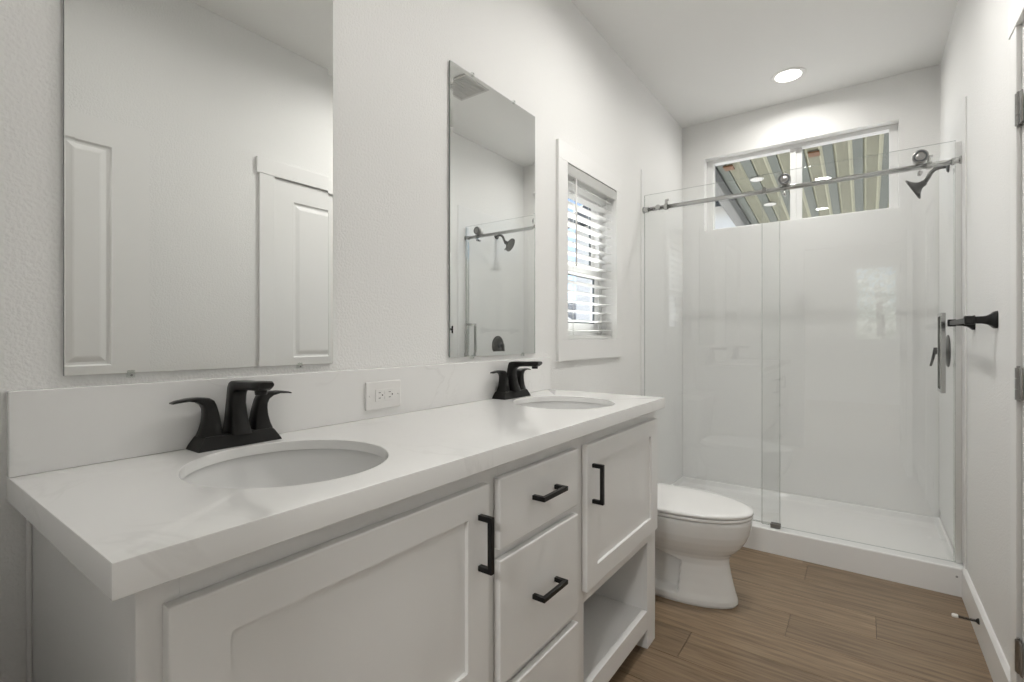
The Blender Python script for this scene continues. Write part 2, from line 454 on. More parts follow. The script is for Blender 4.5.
for k in range(nsl):
    o = sl0 if k == 0 else sl0.copy()
    if k: C.objects.link(o)
    o.parent = bl
    o.location = (-.033 + .02, -bl.location.y, (z1 - .075 - k * pitch) - z1)
    o.rotation_euler = (0, math.radians(-3), 0)
zb_ = z1 - .075 - nsl * pitch + .012
MB().box(-.058, -.008, bya + .003, byb - .003, zb_ - .009, zb_ + .009, bev=.003).build('bottom_rail', M['blind'], bl)
for yy in (y0 + .09, y1 - .09):
    c_ = MB()
    for xx in (-.0597, -.0063): c_.cyl((xx, yy, zb_ + .009), (xx, yy, z1 - .042), .0011, n=6)
    c_.build('ladder_cord', M['cord'], bl)
wd = MB(); wd.cyl((.0185, y0 + .075, z1 - .060), (.0185, y0 + .075, z1 - .455), .0042, n=8); wd.cyl((.0185, y0 + .075, z1 - .455), (.0185, y0 + .075, z1 - .475), .0042, .006, n=8)
wd.tube([(-.002, y0 + .075, z1 - .048), (.012, y0 + .075, z1 - .054), (.0185, y0 + .075, z1 - .064)], .0016, n=6)
wd.build('wand', M['plastic'], bl)

# ------------------------------------------------------------------ high window (window_2)
x0, x1, z0, z1 = WB
win2 = structure(thing('window_2', 'wide high slider window above the shower', 'window', ((x0 + x1) / 2, D + .1, z0)))
f2 = MB(); fa, fb = D + .070, D + .135
f2.box(x0, x0 + .044, fa, fb, z0, z1, bev=.002).box(x1 - .044, x1, fa, fb, z0, z1, bev=.002)
f2.box(x0 + .044, x1 - .044, fa, fb, z0, z0 + .022, bev=.002).box(x0 + .044, x1 - .044, fa, fb, z1 - .026, z1, bev=.002)
f2.build('window_frame', M['vinyl'], win2)
mu_ = MB(); mu_.box(.712, .748, fa + .006, fb - .01, z0 + .022, z1 - .026, bev=.002); mu_.build('mullion', M['vinyl'], win2)
ss = MB()
ss.box(.7482, .782, fa + .018, fb - .012, z0 + .0222, z1 - .0262, bev=.0015)
ss.build('sliding_sash', M['vinyl'], win2)
MB().box(x0 + .044, .712, fa + .034, fa + .038, z0 + .022, z1 - .026).build('pane', M['pane'], win2)
MB().box(.782, x1 - .044, fa + .028, fa + .032, z0 + .022, z1 - .026).build('pane', M['pane'], win2)

# ------------------------------------------------------------------ vanity cabinet
van = thing('vanity_cabinet', 'long white bathroom vanity cabinet with two doors, three drawers and an open shelf', 'cabinet', (.24, .995, 0))
CY0, CY1, XF = .190, 1.812, .488          # carcass ends, front of face frame
CB = CT - .0388                            # underside of the counter's front apron
def shaker(mb, x, y0, y1, z0, z1, st=.065, t=.018, rec=.008, rl=.056):
    def r(i, j, xx): return [(xx, y0 + i, z0 + j), (xx, y1 - i, z0 + j), (xx, y1 - i, z1 - j), (xx, y0 + i, z1 - j)]
    b = .0022
    mb.loft([r(0, 0, x), r(0, 0, x + t - b), r(b * .3, b * .3, x + t - b * .3), r(b, b, x + t), r(st, rl, x + t), r(st + .001, rl + .001, x + t - rec)], smooth=False)
def pull(parent, x, yc, zc, length, vertical):
    mb = MB(); h = length / 2; s = .0055; out = .034
    if vertical:
        mb.box(x + out - .010, x + out, yc - s, yc + s, zc - h, zc + h, bev=.0012)
        for q in (zc - h + .0055, zc + h - .0055): mb.box(x, x + out - .005, yc - s, yc + s, q - .0055, q + .0055, bev=.0012)
    else:
        mb.box(x + out - .010, x + out, yc - h, yc + h, zc - s, zc + s, bev=.0012)
        for q in (yc - h + .0055, yc + h - .0055): mb.box(x, x + out - .005, q - .0055, q + .0055, zc - s, zc + s, bev=.0012)
    o = mb.build('handle', M['black'], parent); o['label'] = 'black square bar pull'; return o
for a in (CY0, CY1 - .018):
    MB().box(.004, XF - .02, a, a + .018, .075, CB, bev=.001).build('side_panel', M['cab'], van)
MB().box(.004, .012, CY0 + .018, CY1 - .018, .075, CB).build('back_panel', M['cabin'], van)
ff = MB()
ZS = .142                                   # open shelf height
TOPR = .845
def ffb(a, b, c, d): ff.box(XF - .02, XF, a, b, c, d, bev=.0006)
ffb(CY0, .232, .074, CB); ffb(.770, .836, .074, CB); ffb(1.156, 1.2335, .074, CB); ffb(1.732, CY1, .074, CB)
for a, b in ((.232, .770), (.836, 1.156), (1.2335, 1.732)):
    ffb(a, b, .822, CB); ffb(a, b, .074, ZS)
ffb(.232, .770, .392, .450); ffb(1.2335, 1.732, .392, .450)
ffb(.836, 1.156, .650, .705); ffb(.836, 1.156, .355, .412)
ff.build('face_frame', M['cab'], van)
for a, b in ((.232, .770), (1.2335, 1.732)):
    MB().box(.012, XF - .02, a, b, ZS - .018, ZS).build('open_shelf', M['cabin'], van)
    MB().box(.012, XF - .02, a, b, .410, .426).build('cabinet_floor', M['cabin'], van)
for a, b in ((CY0 + .018, .232), (.770, .786), (1.2175, 1.2335), (1.732, CY1 - .018)):
    MB().box(.012, XF - .02, a, b, .075, CB).build('divider', M['cabin'], van)
for yy in (CY0 + .0003, CY1 - .0783):
    for xx in (.012, XF - .0515):
        lg = MB(); lg.loft([[(xx + i, yy + i, z), (xx + .051 - i, yy + i, z), (xx + .051 - i, yy + .078 - i, z), (xx + i, yy + .078 - i, z)] for z, i in ((0, .003), (.003, 0), (.0738, 0))], smooth=False)
        lg.build('leg', M['cab'], van)
sc_ = MB(); sc_.box(.001, .010, CY0 - .0065, CY0, 0, CB - .001, bev=.002); sc_.build('scribe_strip', M['cab'], van)
def cab_door(y0, y1, hy, hz):
    mb = MB(); shaker(mb, XF + .0005, y0, y1, .431, .840)
    o = mb.build('door', M['cab'], van); pull(o, XF + .0185, hy, hz, .112, True); return o
cab_door(.2150, .7830, .7525, .731)
cab_door(1.2200, 1.7870, 1.2535, .728)
for zl, zh, hz in ((.6900, .8420, .770), (.4000, .6670, .540), (.1520, .3760, .262)):
    mb = MB(); mb.box(XF + .0005, XF + .0185, .8200, 1.1690, zl, zh, bev=.0035, seg=3)
    o = mb.build('drawer', M['cab'], van); pull(o, XF + .0185, .9975, hz, .110, False)

# ------------------------------------------------------------------ countertop with two oval cutouts
SINKS = [(.2690, .4934), (.2740, 1.4899)]
SA, SB = .1770, .1715                         # half axes across / along the counter
ctop = thing('countertop', 'white veined quartz countertop with backsplash over the vanity', 'countertop', (.26, .9874, CB))
def counter():
    mb = MB(); bm = mb.bm
    x0, x1 = .0005, .520; n = 64; e = .0022
    zb = CT - .020                          # slab underside
    ymid = (SINKS[0][1] + SINKS[1][1]) / 2
    cells = [(VY0 + e, ymid, SINKS[0]), (ymid, VY1 - e, SINKS[1])]
    X0, X1 = x0, x1 - e
    for ya, yb, (cx, cy) in cells:
        def rect_pt(t):
            dx, dy = math.cos(t) , math.sin(t)
            s = min(((X1 - cx) if dx > 0 else (cx - X0)) / max(abs(dx), 1e-9), ((yb - cy) if dy > 0 else (cy - ya)) / max(abs(dy), 1e-9))
            return (cx + dx * s, cy + dy * s)
        ts = [2 * PI * k / n for k in range(n)] + [math.atan2(v - cy, u - cx) % (2 * PI) for u in (X0, X1) for v in (ya, yb)]
        ts = sorted(set(round(t, 7) for t in ts))
        outer = [rect_pt(t) for t in ts]
        def el(t, k=1.0):
            r = 1 / math.sqrt((math.cos(t) / (SA * k)) ** 2 + (math.sin(t) / (SB * k)) ** 2)
            return (cx + math.cos(t) * r, cy + math.sin(t) * r)
        rings = [[(u, v, CT) for u, v in outer], [(*el(t, 1.012), CT) for t in ts], [(*el(t, 1.003), CT - .0012) for t in ts], [(*el(t), CT - .004) for t in ts], [(*el(t), zb) for t in ts], [(u, v, zb) for u, v in outer]]
        mb.loft(rings[:2], cap0=False, cap1=False, smooth=False)
        mb.loft(rings[1:5], cap0=False, cap1=False, smooth=True)
        mb.loft(rings[4:], cap0=False, cap1=False, smooth=False)
    # eased outer edge and apron
    prof = [(e, CT), (.0006, CT - .0006), (0, CT - e), (0, CB + .001), (.001, CB), (.020, CB), (.020, zb)]
    def loop(i): return [(x0, VY0 + i, 0), (x1 - i, VY0 + i, 0), (x1 - i, VY1 - i, 0), (x0, VY1 - i, 0)]
    mb.loft([[(p[0], p[1], z) for p in loop(i)] for i, z in prof], cap0=False, cap1=False, closed=False, smooth=False)
    return auto_smooth(mb.build('slab', M['quartz'], ctop, weld=.00005), 30)
counter()
bs = MB(); bs.box(.0005, .0185, VY0, VY1, CT + .0002, 1.0535, bev=.0018); bs.build('backsplash', M['quartz'], ctop)

# sinks
def sink(cx, cy, label):
    t = thing('undermount_sink', label, 'sink', (cx, cy, CT - .020 - .145), 'oval undermount sinks')
    mb = MB(); zt = CT - .0203; n = 64; rings = []
    def ring(k, z): return [(cx + SA * k * math.cos(2 * PI * j / n), cy + SB * k * math.sin(2 * PI * j / n), z) for j in range(n)]
    rings.append(ring(1.14, zt - .010)); rings.append(ring(1.14, zt)); rings.append(ring(1.045, zt))
    rings.append(ring(1.03, zt - .003))
    for k in range(1, 15):
        a = k / 14 * PI / 2; rr = math.cos(a) ** .62 if k < 14 else .10
        rings.append(ring(max(1.03 * rr, .13), zt - .003 - .135 * math.sin(a) ** 1.0))
    mb.loft(rings, cap0=False, cap1=True); 
    out = [ring(.16, zt - .150)]
    for k in range(13, -1, -1):
        a = k / 14 * PI / 2; out.append(ring(max(1.07 * math.cos(a) ** .62, .16), zt - .011 - .137 * math.sin(a)))
    mb.loft([rings[0]] + out[::-1], cap0=False, cap1=True)
    mb.build('basin', M['sink'], t, weld=.0001)
    dr = MB(); dr.lathe((cx, cy, zt - .1378), (0, 0, 1), [(0, .022), (.0025, .022), (.004, .019), (.003, .016), (.006, .014), (.007, .0)], 24)
    o = dr.build('drain', M['chrome'], t); o['label'] = 'chrome drain'
    return t
sink(*SINKS[0], 'oval white sink under the near faucet on the left of the counter')
sink(*SINKS[1], 'oval white sink under the far faucet beside the window')

# faucets
def faucet(cy, label):
    t = thing('faucet', label, 'faucet', (.047, cy, CT), 'black centerset faucets')
    Z = CT + .0004
    b = MB()
    def rect(xa, xb, ya, yb, z): return [(xa, cy + ya, Z + z), (xb, cy + ya, Z + z), (xb, cy + yb, Z + z), (xa, cy + yb, Z + z)]
    b.loft([rect(.016, .0785, -.084, .084, 0), rect(.017, .0775, -.0825, .0825, .004), rect(.0225, .0715, -.070, .070, .024), rect(.025, .069, -.067, .067, .0262)], smooth=False)
    b.build('base_plate', M['black'], t)
    # spout
    back = [(.024, .024), (.0295, .060), (.0345, .100), (.0385, .122), (.0440, .1315), (.053, .1345), (.070, .1355), (.110, .1360), (.140, .1375), (.172, .1385), (.176, .1360)]
    frnt = [(.081, .024), (.069, .055), (.063, .085), (.064, .100), (.067, .109), (.075, .1145), (.090, .1175), (.115, .1190), (.140, .1195), (.164, .1200), (.174, .1260)]
    hws = [.0190, .0168, .0150, .0150, .0150, .0155, .0150, .0150, .0155, .0155, .0145]
    def sect(p, q, hw, c=.0035):
        p, q = Vector((p[0], p[1])), Vector((q[0], q[1])); d = q - p; L = d.length; d.normalize(); c = min(c, L * .3)
        pts = [(p + d * c, -hw), (p, -hw + c), (p, hw - c), (p + d * c, hw), (q - d * c, hw), (q, hw - c), (q, -hw + c), (q - d * c, -hw)]
        return [(a.x, cy + y, Z + a.y) for a, y in pts]
    s_ = MB(); s_.loft([sect(p, q, h) for p, q, h in zip(back, frnt, hws)])
    sp = auto_smooth(s_.build('spout', M['black'], t), 50)
    a_ = MB(); a_.cyl((.152, cy, Z + .1205), (.152, cy, Z + .1115), .0120, .0110, n=24); a_.build('aerator', M['black'], sp)
    # lever handles
    for sg in (-1, 1):
        inner = [(.0025, .0255), (.0050, .050), (.0085, .072), (.0130, .088), (.0170, .0970), (.026, .1030), (.042, .1052), (.062, .1050), (.0815, .1020), (.0900, .0990)]
        outer = [(.0415, .0255), (.0370, .038), (.0335, .054), (.0320, .069), (.0325, .080), (.0365, .0890), (.0465, .0958), (.062, .0992), (.0805, .0978), (.0895, .0965)]
        hw = [.0200, .0175, .0155, .0150, .0147, .0148, .0135, .0120, .0105, .0090]
        def sec(p, q, h, c=.003):
            p, q = Vector(p), Vector(q); d = q - p; L = d.length; d.normalize(); c = min(c, L * .3, h * .3)
            pts = [(p + d * c, -h), (p, -h + c), (p, h - c), (p + d * c, h), (q - d * c, h), (q, h - c), (q, -h + c), (q - d * c, -h)]
            return [(.047 + xx, cy + sg * (.0300 + a.x), Z + a.y) for a, xx in pts]
        h_ = MB(); h_.loft([sec(p, q, h) for p, q, h in zip(inner, outer, hw)])
        auto_smooth(h_.build('lever_handle', M['black'], t), 50)
    return t
faucet(.4965, 'black two lever faucet behind the near sink, left of the outlet')
faucet(1.4960, 'black two lever faucet behind the far sink below the narrow mirror')

# ------------------------------------------------------------------ outlet on the backsplash
out = thing('wall_outlet', 'white duplex electrical outlet on the backsplash between the faucets', 'outlet', (.0185, .910, .979))
pl = MB(); pl.box(.0187, .0255, .8475, .9720, .9385, 1.0170, bev=.003); pl.build('cover_plate', M['plastic'], out)
rc = MB(); rc.box(.0257, .0275, .8785, .9430, .9610, .9945, bev=.0006)
rc_o = rc.build('receptacle', M['plastic'], out)
for yc in (.893, .9285):
    sl = MB(); sl.box(.0276, .0279, yc - .0045, yc + .0025, .9845, .9862); sl.box(.0276, .0279, yc - .0045, yc + .0025, .9695, .9712)
    sl.cyl((.0276, yc + .0085, .9778), (.0279, yc + .0085, .9778), .0022, n=12)
    sl.build('slot', M['slot'], rc_o)
for zz in (.966, .980):
    MB().box(.0276, .0286, .9085, .9130, zz, zz + .009, bev=.0003).build('test_button', M['plastic'], rc_o)
for yc in (.8600, .9610):
    sr = MB(); sr.lathe((.0256, yc, .9778), (1, 0, 0), [(0, .003), (.0008, .0028), (.0011, 0)], 14); sr.build('screw', M['plastic'], out)

# ------------------------------------------------------------------ mirrors
def mirror(y0, y1, z0, z1, label, clips):
    t = thing('wall_mirror', label, 'mirror', (.004, (y0 + y1) / 2, z0), 'frameless wall mirrors')
    mb = MB(); xb, xf = .0025, .0085; bw, bd = .0140, .0003
    def rc(i, x): return [(x, y0 + i, z0 + i), (x, y1 - i, z0 + i), (x, y1 - i, z1 - i), (x, y0 + i, z1 - i)]
    mb.loft([rc(0, xb), rc(0, xf - bd)], cap0=True, cap1=False, mat=M['mirror_edge'], smooth=False)
    mb.loft([rc(0, xf - bd), rc(bw, xf)], cap0=False, cap1=True, mat=M['mirror'], smooth=False)
    mb.build('mirror_glass', M['mirror'], t, weld=.00001)
    for (yc, edge) in clips:
        c = MB(); zz, s = (z0, -1) if edge == 'b' else (z1, 1)
        c.box(.0005, .0115, yc - .006, yc + .006, min(zz, zz + s * .009), max(zz, zz + s * .009), bev=.001)
        c.box(.0092, .0115, yc - .006, yc + .006, min(zz, zz - s * .005), max(zz, zz - s * .005), bev=.001)
        o = c.build('mirror_clip', M['clip'], t)
        s_ = MB(); s_.lathe((.0115, yc, zz + s * .0045), (1, 0, 0), [(0, .0022), (.001, .002), (.0014, 0)], 12); s_.build('clip_screw', M['steel'], o)
    return t
mirror(.2301, .7562, 1.0739, 2.0674, 'wide frameless wall mirror above the near sink at the left', [(.325, 'b'), (.665, 'b'), (.325, 't'), (.665, 't')])
mirror(1.1999, 1.7186, 1.0739, 2.0674, 'narrow looking frameless wall mirror above the far sink, beside the window', [(1.316, 'b'), (1.628, 'b'), (1.316, 't'), (1.566, 't')])

# ------------------------------------------------------------------ toilet
TY = 2.240
toi = thing('toilet', 'white two piece toilet between the vanity and the shower', 'toilet', (.40, TY, 0))
def egg(xb, xf, hw, n=64, sq=2.3, z=0, frac=.45):
    """plan outline: flat-ish back at xb, rounded front at xf; widest at frac"""
    pts = []; xm = xb + (xf - xb) * frac
    for k in range(n):
        a = 2 * PI * k / n; c, s = math.cos(a), math.sin(a)
        e = 2.0 if c > 0 else 3.2
        r = (abs(c) ** e + abs(s) ** e) ** (-1 / e)
        x = xm + (xf - xm if c > 0 else xm - xb) * c * r
        pts.append((x, TY + hw * s * r, z))
    return pts
prof = [(0, .19, .690, .118), (.010, .188, .695, .121), (.025, .188, .694, .120), (.05, .19, .686, .114), (.09, .195, .676, .107), (.13, .20, .667, .102), (.17, .20, .660, .100),
        (.195, .198, .660, .103), (.212, .19, .670, .112), (.228, .18, .688, .127), (.25, .17, .708, .145), (.28, .16, .727, .163), (.31, .155, .739, .175), (.34, .152, .746, .181), (.362, .152, .749, .184), (.372, .153, .748, .184), (.3765, .158, .744, .180)]
fine = []
for (a, b) in zip(prof, prof[1:]):
    for k in range(6):
        f = k / 6; fine.append(tuple(a[i] + (b[i] - a[i]) * f for i in range(4)))
fine.append(prof[-1])
rings = []
for z, xb, xf, hw in fine:
    r = []
    for (x, y, _) in egg(xb, xf, hw, n=240, z=z):
        # moulded recess on each side of the pedestal
        fx = min(1, max(0, (.478 + .10 * (z - .1) - x) / .008)); fx *= min(1, max(0, (x - .23) / .02))
        fz = min(1, max(0, (z - .036) / .008)) * min(1, max(0, (.19 + .25 * (x - .42) * -1 - z) / .012))
        y = TY + (y - TY) * (1 - .42 * fx * fz)
        r.append((x, y, z))
    rings.append(r)
mb = MB(); mb.loft(rings); mb.build('bowl', M['porc'], toi)
st = MB(); st.loft([egg(.190, .748, .181, z=.3795), egg(.186, .752, .185, z=.383), egg(.186, .752, .185, z=.390), egg(.190, .748, .181, z=.3935)]); st.build('seat', M['seat'], toi)
ld = MB()
lr = [egg(.187, .751, .184, z=.3965), egg(.183, .7545, .1865, z=.399), egg(.183, .7545, .1865, z=.406), egg(.187, .751, .1835, z=.4105)]
for k, dz in ((.94, .4135), (.80, .4165), (.6, .4185), (.35, .4198), (.1, .4203)):
    b_ = egg(.187, .751, .1835, z=dz); cx_ = .46
    lr.append([(cx_ + (x - cx_) * k, TY + (y - TY) * k, z) for x, y, z in b_])
ld.loft(lr); ld.build('lid', M['seat'], toi)
for s in (-1, 1): MB().box(.178, .215, TY + s * .075 - .018, TY + s * .075 + .018, .378, .412, bev=.005).build('seat_hinge', M['seat'], toi)
tk = MB()
def rr(xa, xb, hw, z, r=.035):
    pts = []
    for (cx_, cy_, a0) in ((xb - r, TY + hw - r, 0), (xa + r, TY + hw - r, 90), (xa + r, TY - hw + r, 180), (xb - r, TY - hw + r, 270)):
        for k in range(7):
            a = math.radians(a0 + 15 * k); pts.append((cx_ + r * math.cos(a), cy_ + r * math.sin(a), z))
    return pts
tk.loft([rr(.022, .165, .185, .3780), rr(.020, .180, .198, .395), rr(.018, .196, .212, .56), rr(.016, .204, .218, .700)])
tk.build('tank', M['porc'], toi)
tl = MB(); tl.loft([rr(.014, .208, .222, .7005), rr(.012, .212, .226, .706), rr(.012, .212, .226, .722), rr(.016, .208, .222, .730), rr(.05, .17, .18, .734)]); tl.build('tank_lid', M['porc'], toi)
lv = MB(); lv.cyl((.2035, TY - .155, .655), (.216, TY - .155, .655), .012, n=16); lv.box(.214, .222, TY - .165, TY - .085, .647, .661, bev=.003)
o = lv.build('flush_lever', M['chrome'], toi); o['label'] = 'chrome flush lever'
nk = MB(); nk.loft([egg(.06, .30, .10, n=32, z=.345, frac=.5), egg(.05, .30, .115, n=32, z=.3778, frac=.5)]); nk.build('tank_shelf', M['porc'], toi)
for s in (-1, 1):
    bc = MB(); bc.lathe((.33, TY + s * .112, .010), (0, 0, 1), [(0, .013), (.008, .012), (.014, .008), (.016, 0)], 16); bc.build('bolt_cap', M['seat'], toi)

# ------------------------------------------------------------------ shower: base, surround panels
CYF = 2.8905
sb = thing('shower_tray', 'white low shower base with a raised front curb', 'shower tray', (W / 2, (CYF + D) / 2, 0))
def base_mesh():
    mb = MB(); a, b = .002, W - .002; y0, y1 = CYF, D - .002
    hc, hr = .1258, .086                       # curb height, ledge height at walls
    outer = [(a, y0), (b, y0), (b, y1), (a, y1)]
    # curb block
    pr = [(y0, 0), (y0, hc - .006), (y0 + .002, hc - .002), (y0 + .006, hc), (y0 + .098, hc - .002), (y0 + .103, hc - .005), (y0 + .112, .072), (y0 + .125, .055), (y0 + .15, .047), (y0 + .15, 0)]
    mb.loft([[(x, y, z) for y, z in pr] for x in (a, b)], smooth=False)
    ys = y0 + .15
    def rect(i, z): return [(b - i * .55, ys, z), (b - i * .55, y1 - i, z), (a + i * .55, y1 - i, z), (a + i * .55, ys, z)]
    mb.loft([rect(0, 0), rect(0, hr)], cap0=True, cap1=False, closed=True, smooth=False)
    lv = [(0, hr), (.014, hr + .001), (.019, hr - .002), (.023, hr - .010), (.030, .058), (.036, .050), (.048, .046), (.12, .044)]
    mb.loft([rect(i, z) for i, z in lv], cap0=False, cap1=False, closed=False, smooth=True)
    mb.poly(rect(.12, .044))
    return mb.build('basin', M['pan'], sb)
base_mesh()
dr = MB(); dr.lathe((.250, 3.42, .0442), (0, 0, 1), [(0, .055), (.003, .055), (.0045, .050), (.003, .046), (.003, 0)], 32); dr.build('drain', M['chrome'], sb)
cs_ = MB(); cs_.lathe((W - .030, CYF, .086), (0, -1, 0), [(0, .0045), (.0015, .004), (.002, 0)], 12); cs_.build('screw', M['steel'], sb)

sur = thing('shower_surround', 'glossy white acrylic panels lining the shower walls', 'wall panel', (W / 2, D, .0875))
zt_ = 2.186
MB().box(.0005, .0065, 2.930, D - .0066, .0878, zt_, bev=.0015).build('panel', M['acryl'], sur)
MB().box(W - .0065, W - .0005, 2.868, D - .0066, .1345, zt_, bev=.0015).build('panel', M['acryl'], sur)
bp_ = MB(); ya_, yb_ = D - .0065, D - .0005
bp_.box(.0068, W - .0068, ya_, yb_, .0878, WB[2] - .0005).box(.0068, WB[0] - .0005, ya_, yb_, WB[2] - .0005, zt_).box(WB[1] + .0005, W - .0068, ya_, yb_, WB[2] - .0005, zt_)
bp_.build('panel', M['acryl'], sur)

# ------------------------------------------------------------------ shower enclosure: rail, fixed panel, sliding door
rail = thing('shower_rail', 'chrome horizontal rail carrying the glass shower door', 'rail', (W / 2, RY, 1.9365))
RZ = 1.9365; RR = .0125
r_ = MB(); r_.cyl((.0075, RY, RZ), (W - .0075, RY, RZ), RR, n=24); r_.build('tube', M['chrome'], rail)
for xx, s in ((.0068, 1), (W - .0068, -1)):
    b_ = MB(); b_.lathe((xx, RY, RZ), (s, 0, 0), [(0, .021), (.006, .021), (.010, .0165), (.032, .0165), (.034, .0125)], 24); auto_smooth(b_.build('wall_bracket', M['chrome'], rail))
for xx in (.150, 1.372):
    b_ = MB(); b_.lathe((xx - .009, RY, RZ), (1, 0, 0), [(0, .0128), (0, .018), (.018, .018), (.018, .0128)], 20)
    b_.box(xx - .007, xx + .007, RY - .006, RY + .006, RZ + .016, RZ + .040, bev=.0015); b_.box(xx - .004, xx + .014, RY - .006, RY + .006, RZ + .036, RZ + .046, bev=.0015)
    auto_smooth(b_.build('door_stop', M['chrome'], rail))
for xx in (.105, .690):
    b_ = MB(); b_.cyl((xx, RY - .020, RZ), (xx, 2.9765, RZ), .0105, n=20); b_.lathe((xx, RY - .026, RZ), (0, 1, 0), [(0, .0), (0, .013), (.002, .0155), (.008, .0155)], 20)
    auto_smooth(b_.build('glass_standoff', M['chrome'], rail))
def glass_slab(mb, x0, x1, y0, y1, z0, z1):
    i = mb.mi(M['glass']); j = mb.mi(M['glass_edge'])
    P = lambda x, y, z: mb.bm.verts.new((x, y, z))
    v = [P(x0, y0, z0), P(x1, y0, z0), P(x1, y0, z1), P(x0, y0, z1), P(x0, y1, z0), P(x1, y1, z0), P(x1, y1, z1), P(x0, y1, z1)]
    for q, m_ in (((0, 1, 2, 3), i), ((5, 4, 7, 6), i), ((0, 3, 7, 4), j), ((1, 5, 6, 2), j), ((3, 2, 6, 7), j), ((0, 4, 5, 1), j)):
        f = mb.bm.faces.new([v[k] for k in q]); f.material_index = m_
fx = thing('fixed_glass_panel', 'clear fixed glass panel at the left of the shower opening', 'glass panel', (.38, 2.981, .127))
g_ = MB(); glass_slab(g_, .0072, .758, 2.977, 2.985, .1285, 2.034); g_.build('glass', M['glass'], fx)
es = MB(); es.box(.758, .7625, 2.9745, 2.9875, .131, 1.915, bev=.001); es.build('edge_seal', M['seal'], fx)
ch = MB(); ch.box(.0072, .750, 2.9715, 2.9905, .1246, .1283, bev=.0008); ch.build('bottom_channel', M['alu'], fx)

sd = thing('sliding_glass_door', 'clear sliding glass shower door hanging from the rail by two rollers', 'shower door', (1.07, 2.936, .135))
DYA, DYB = 2.932, 2.940
g_ = MB(); glass_slab(g_, .681, 1.4605, DYA, DYB, .134, 2.022); g_.build('glass', M['glass'], sd)
for xx in (.787, 1.338):
    rz = RZ + RR + .0255
    w_ = MB(); w_.lathe((xx, DYA - .014, rz), (0, 1, 0), [(0, 0), (0, .013), (.001, .015), (.001, .0165), (-.001, .0185), (-.001, .027), (.001, .0305), (.010, .0305), (.013, .028), (.0138, .028)], 32)
    o = auto_smooth(w_.build('roller', M['steel'], sd), 40)
    w4 = MB(); w4.loft([[(xx + r * math.cos(2 * PI * k / 32), DYA - .0155 - dy, rz + r * math.sin(2 * PI * k / 32)) for k in range(32)] for r, dy in ((.0195, -.001), (.0195, .0008), (.0260, .0008), (.0260, -.001))], cap0=False, cap1=False)
    w4.build('rubber_ring', M['screen'], o)
    w2 = MB(); w2.lathe((xx, DYB + .0005, rz), (0, 1, 0), [(0, .027), (.012, .027), (.013, .0245), (.028, .0245), (.029, .027), (.034, .027)], 32); auto_smooth(w2.build('wheel', M['plastic'], o))
    w3 = MB(); w3.lathe((xx, DYA - .010, RZ - .036), (0, 1, 0), [(0, 0), (0, .008), (.001, .0095), (.0098, .0095)], 20); w3.cyl((xx, DYB, RZ - .036), (xx, DYB + .022, RZ - .036), .008, n=16)
    auto_smooth(w3.build('anti_lift_knob', M['chrome'], sd))
def dpull(yg, sgn):
    mb = MB(); xa = 1.413; w_ = .0085; o_ = yg + sgn * .058
    ys = sorted((o_ - sgn * .012, o_)); mb.box(xa - w_, xa + w_, ys[0], ys[1], .893, 1.250, bev=.0015)
    for zz in (.9005, 1.2425):
        ys = sorted((yg, o_ - sgn * .006)); mb.box(xa - w_, xa + w_, ys[0], ys[1], zz - .0075, zz + .0075, bev=.0015)
    return mb
mb = dpull(DYA - .0003, -1); o = mb.build('pull_handle', M['chrome'], sd); o['label'] = 'chrome square pull handle'
mb = dpull(DYB + .0003, 1); mb.build('pull_handle', M['chrome'], sd)
ds = MB(); ds.box(.6765, .681, DYA - .003, DYB + .003, .136, 1.90, bev=.001); 
ds.build('edge_seal', M['seal'], sd)

gd = thing('door_guide', 'small metal door guide clamped on the shower curb', 'door guide', (.745, 2.94, .1256))
k_ = MB(); k_.box(.722, .768, 2.918, 2.928, .1257, .148, bev=.0015).box(.722, .768, 2.944, 2.954, .1257, .148, bev=.0015).box(.722, .768, 2.918, 2.954, .1257, .131, bev=.001)
k_.build('guide_block', M['steel'], gd)
wc = thing('wall_channel', 'aluminium strip on the right wall where the glass door closes', 'door jamb', (W - .02, RY, .126))
c_ = MB(); c_.box(W - .030, W - .0068, 2.950, 2.972, .1262, 2.020, bev=.0012); c_.build('strip', M['alu'], wc)
c_ = MB(); c_.box(W - .034, W - .0302, 2.952, 2.970, .1262, 1.905, bev=.001); c_.build('bumper', M['clip'], wc)

# ------------------------------------------------------------------ shower head, valve, towel bar, spring stop
WX = W - .0066
sh = thing('showerhead', 'dark bronze shower head on a curved arm on the right shower wall', 'shower head', (WX, 3.36, 2.025))
f_ = MB(); f_.lathe((WX, 3.36, 2.025), (-1, 0, 0), [(0, .032), (.004, .032), (.009, .026), (.012, .012)], 28); f_.build('flange', M['bronze'], sh)
arm = [(WX - .008, 3.36, 2.025), (WX - .035, 3.36, 2.026), (WX - .056, 3.36, 2.020), (WX - .072, 3.36, 2.004), (WX - .084, 3.36, 1.978), (WX - .096, 3.36, 1.957)]
a_ = MB(); a_.tube(arm, .0105, 16); a_.build('arm', M['bronze'], sh)
ax = Vector((-.86, .16, -.48)).normalized(); p0 = Vector(arm[-1])
h_ = MB(); h_.lathe(p0 - ax * .004, ax, [(0, .0), (0, .0135), (.010, .0170), (.018, .0165), (.026, .0205), (.034, .0275), (.042, .0370), (.050, .0500), (.055, .0590), (.058, .0605), (.063, .0595), (.0635, .053), (.061, .051), (.061, 0)], 36)
auto_smooth(h_.build('spray_head', M['bronze'], sh), 45)
n_ = MB(); c0 = p0 + ax * .0570; u_ = ax.orthogonal().normalized(); v_ = ax.cross(u_)
if abs(u_.z) > abs(v_.z): u_, v_ = v_, u_
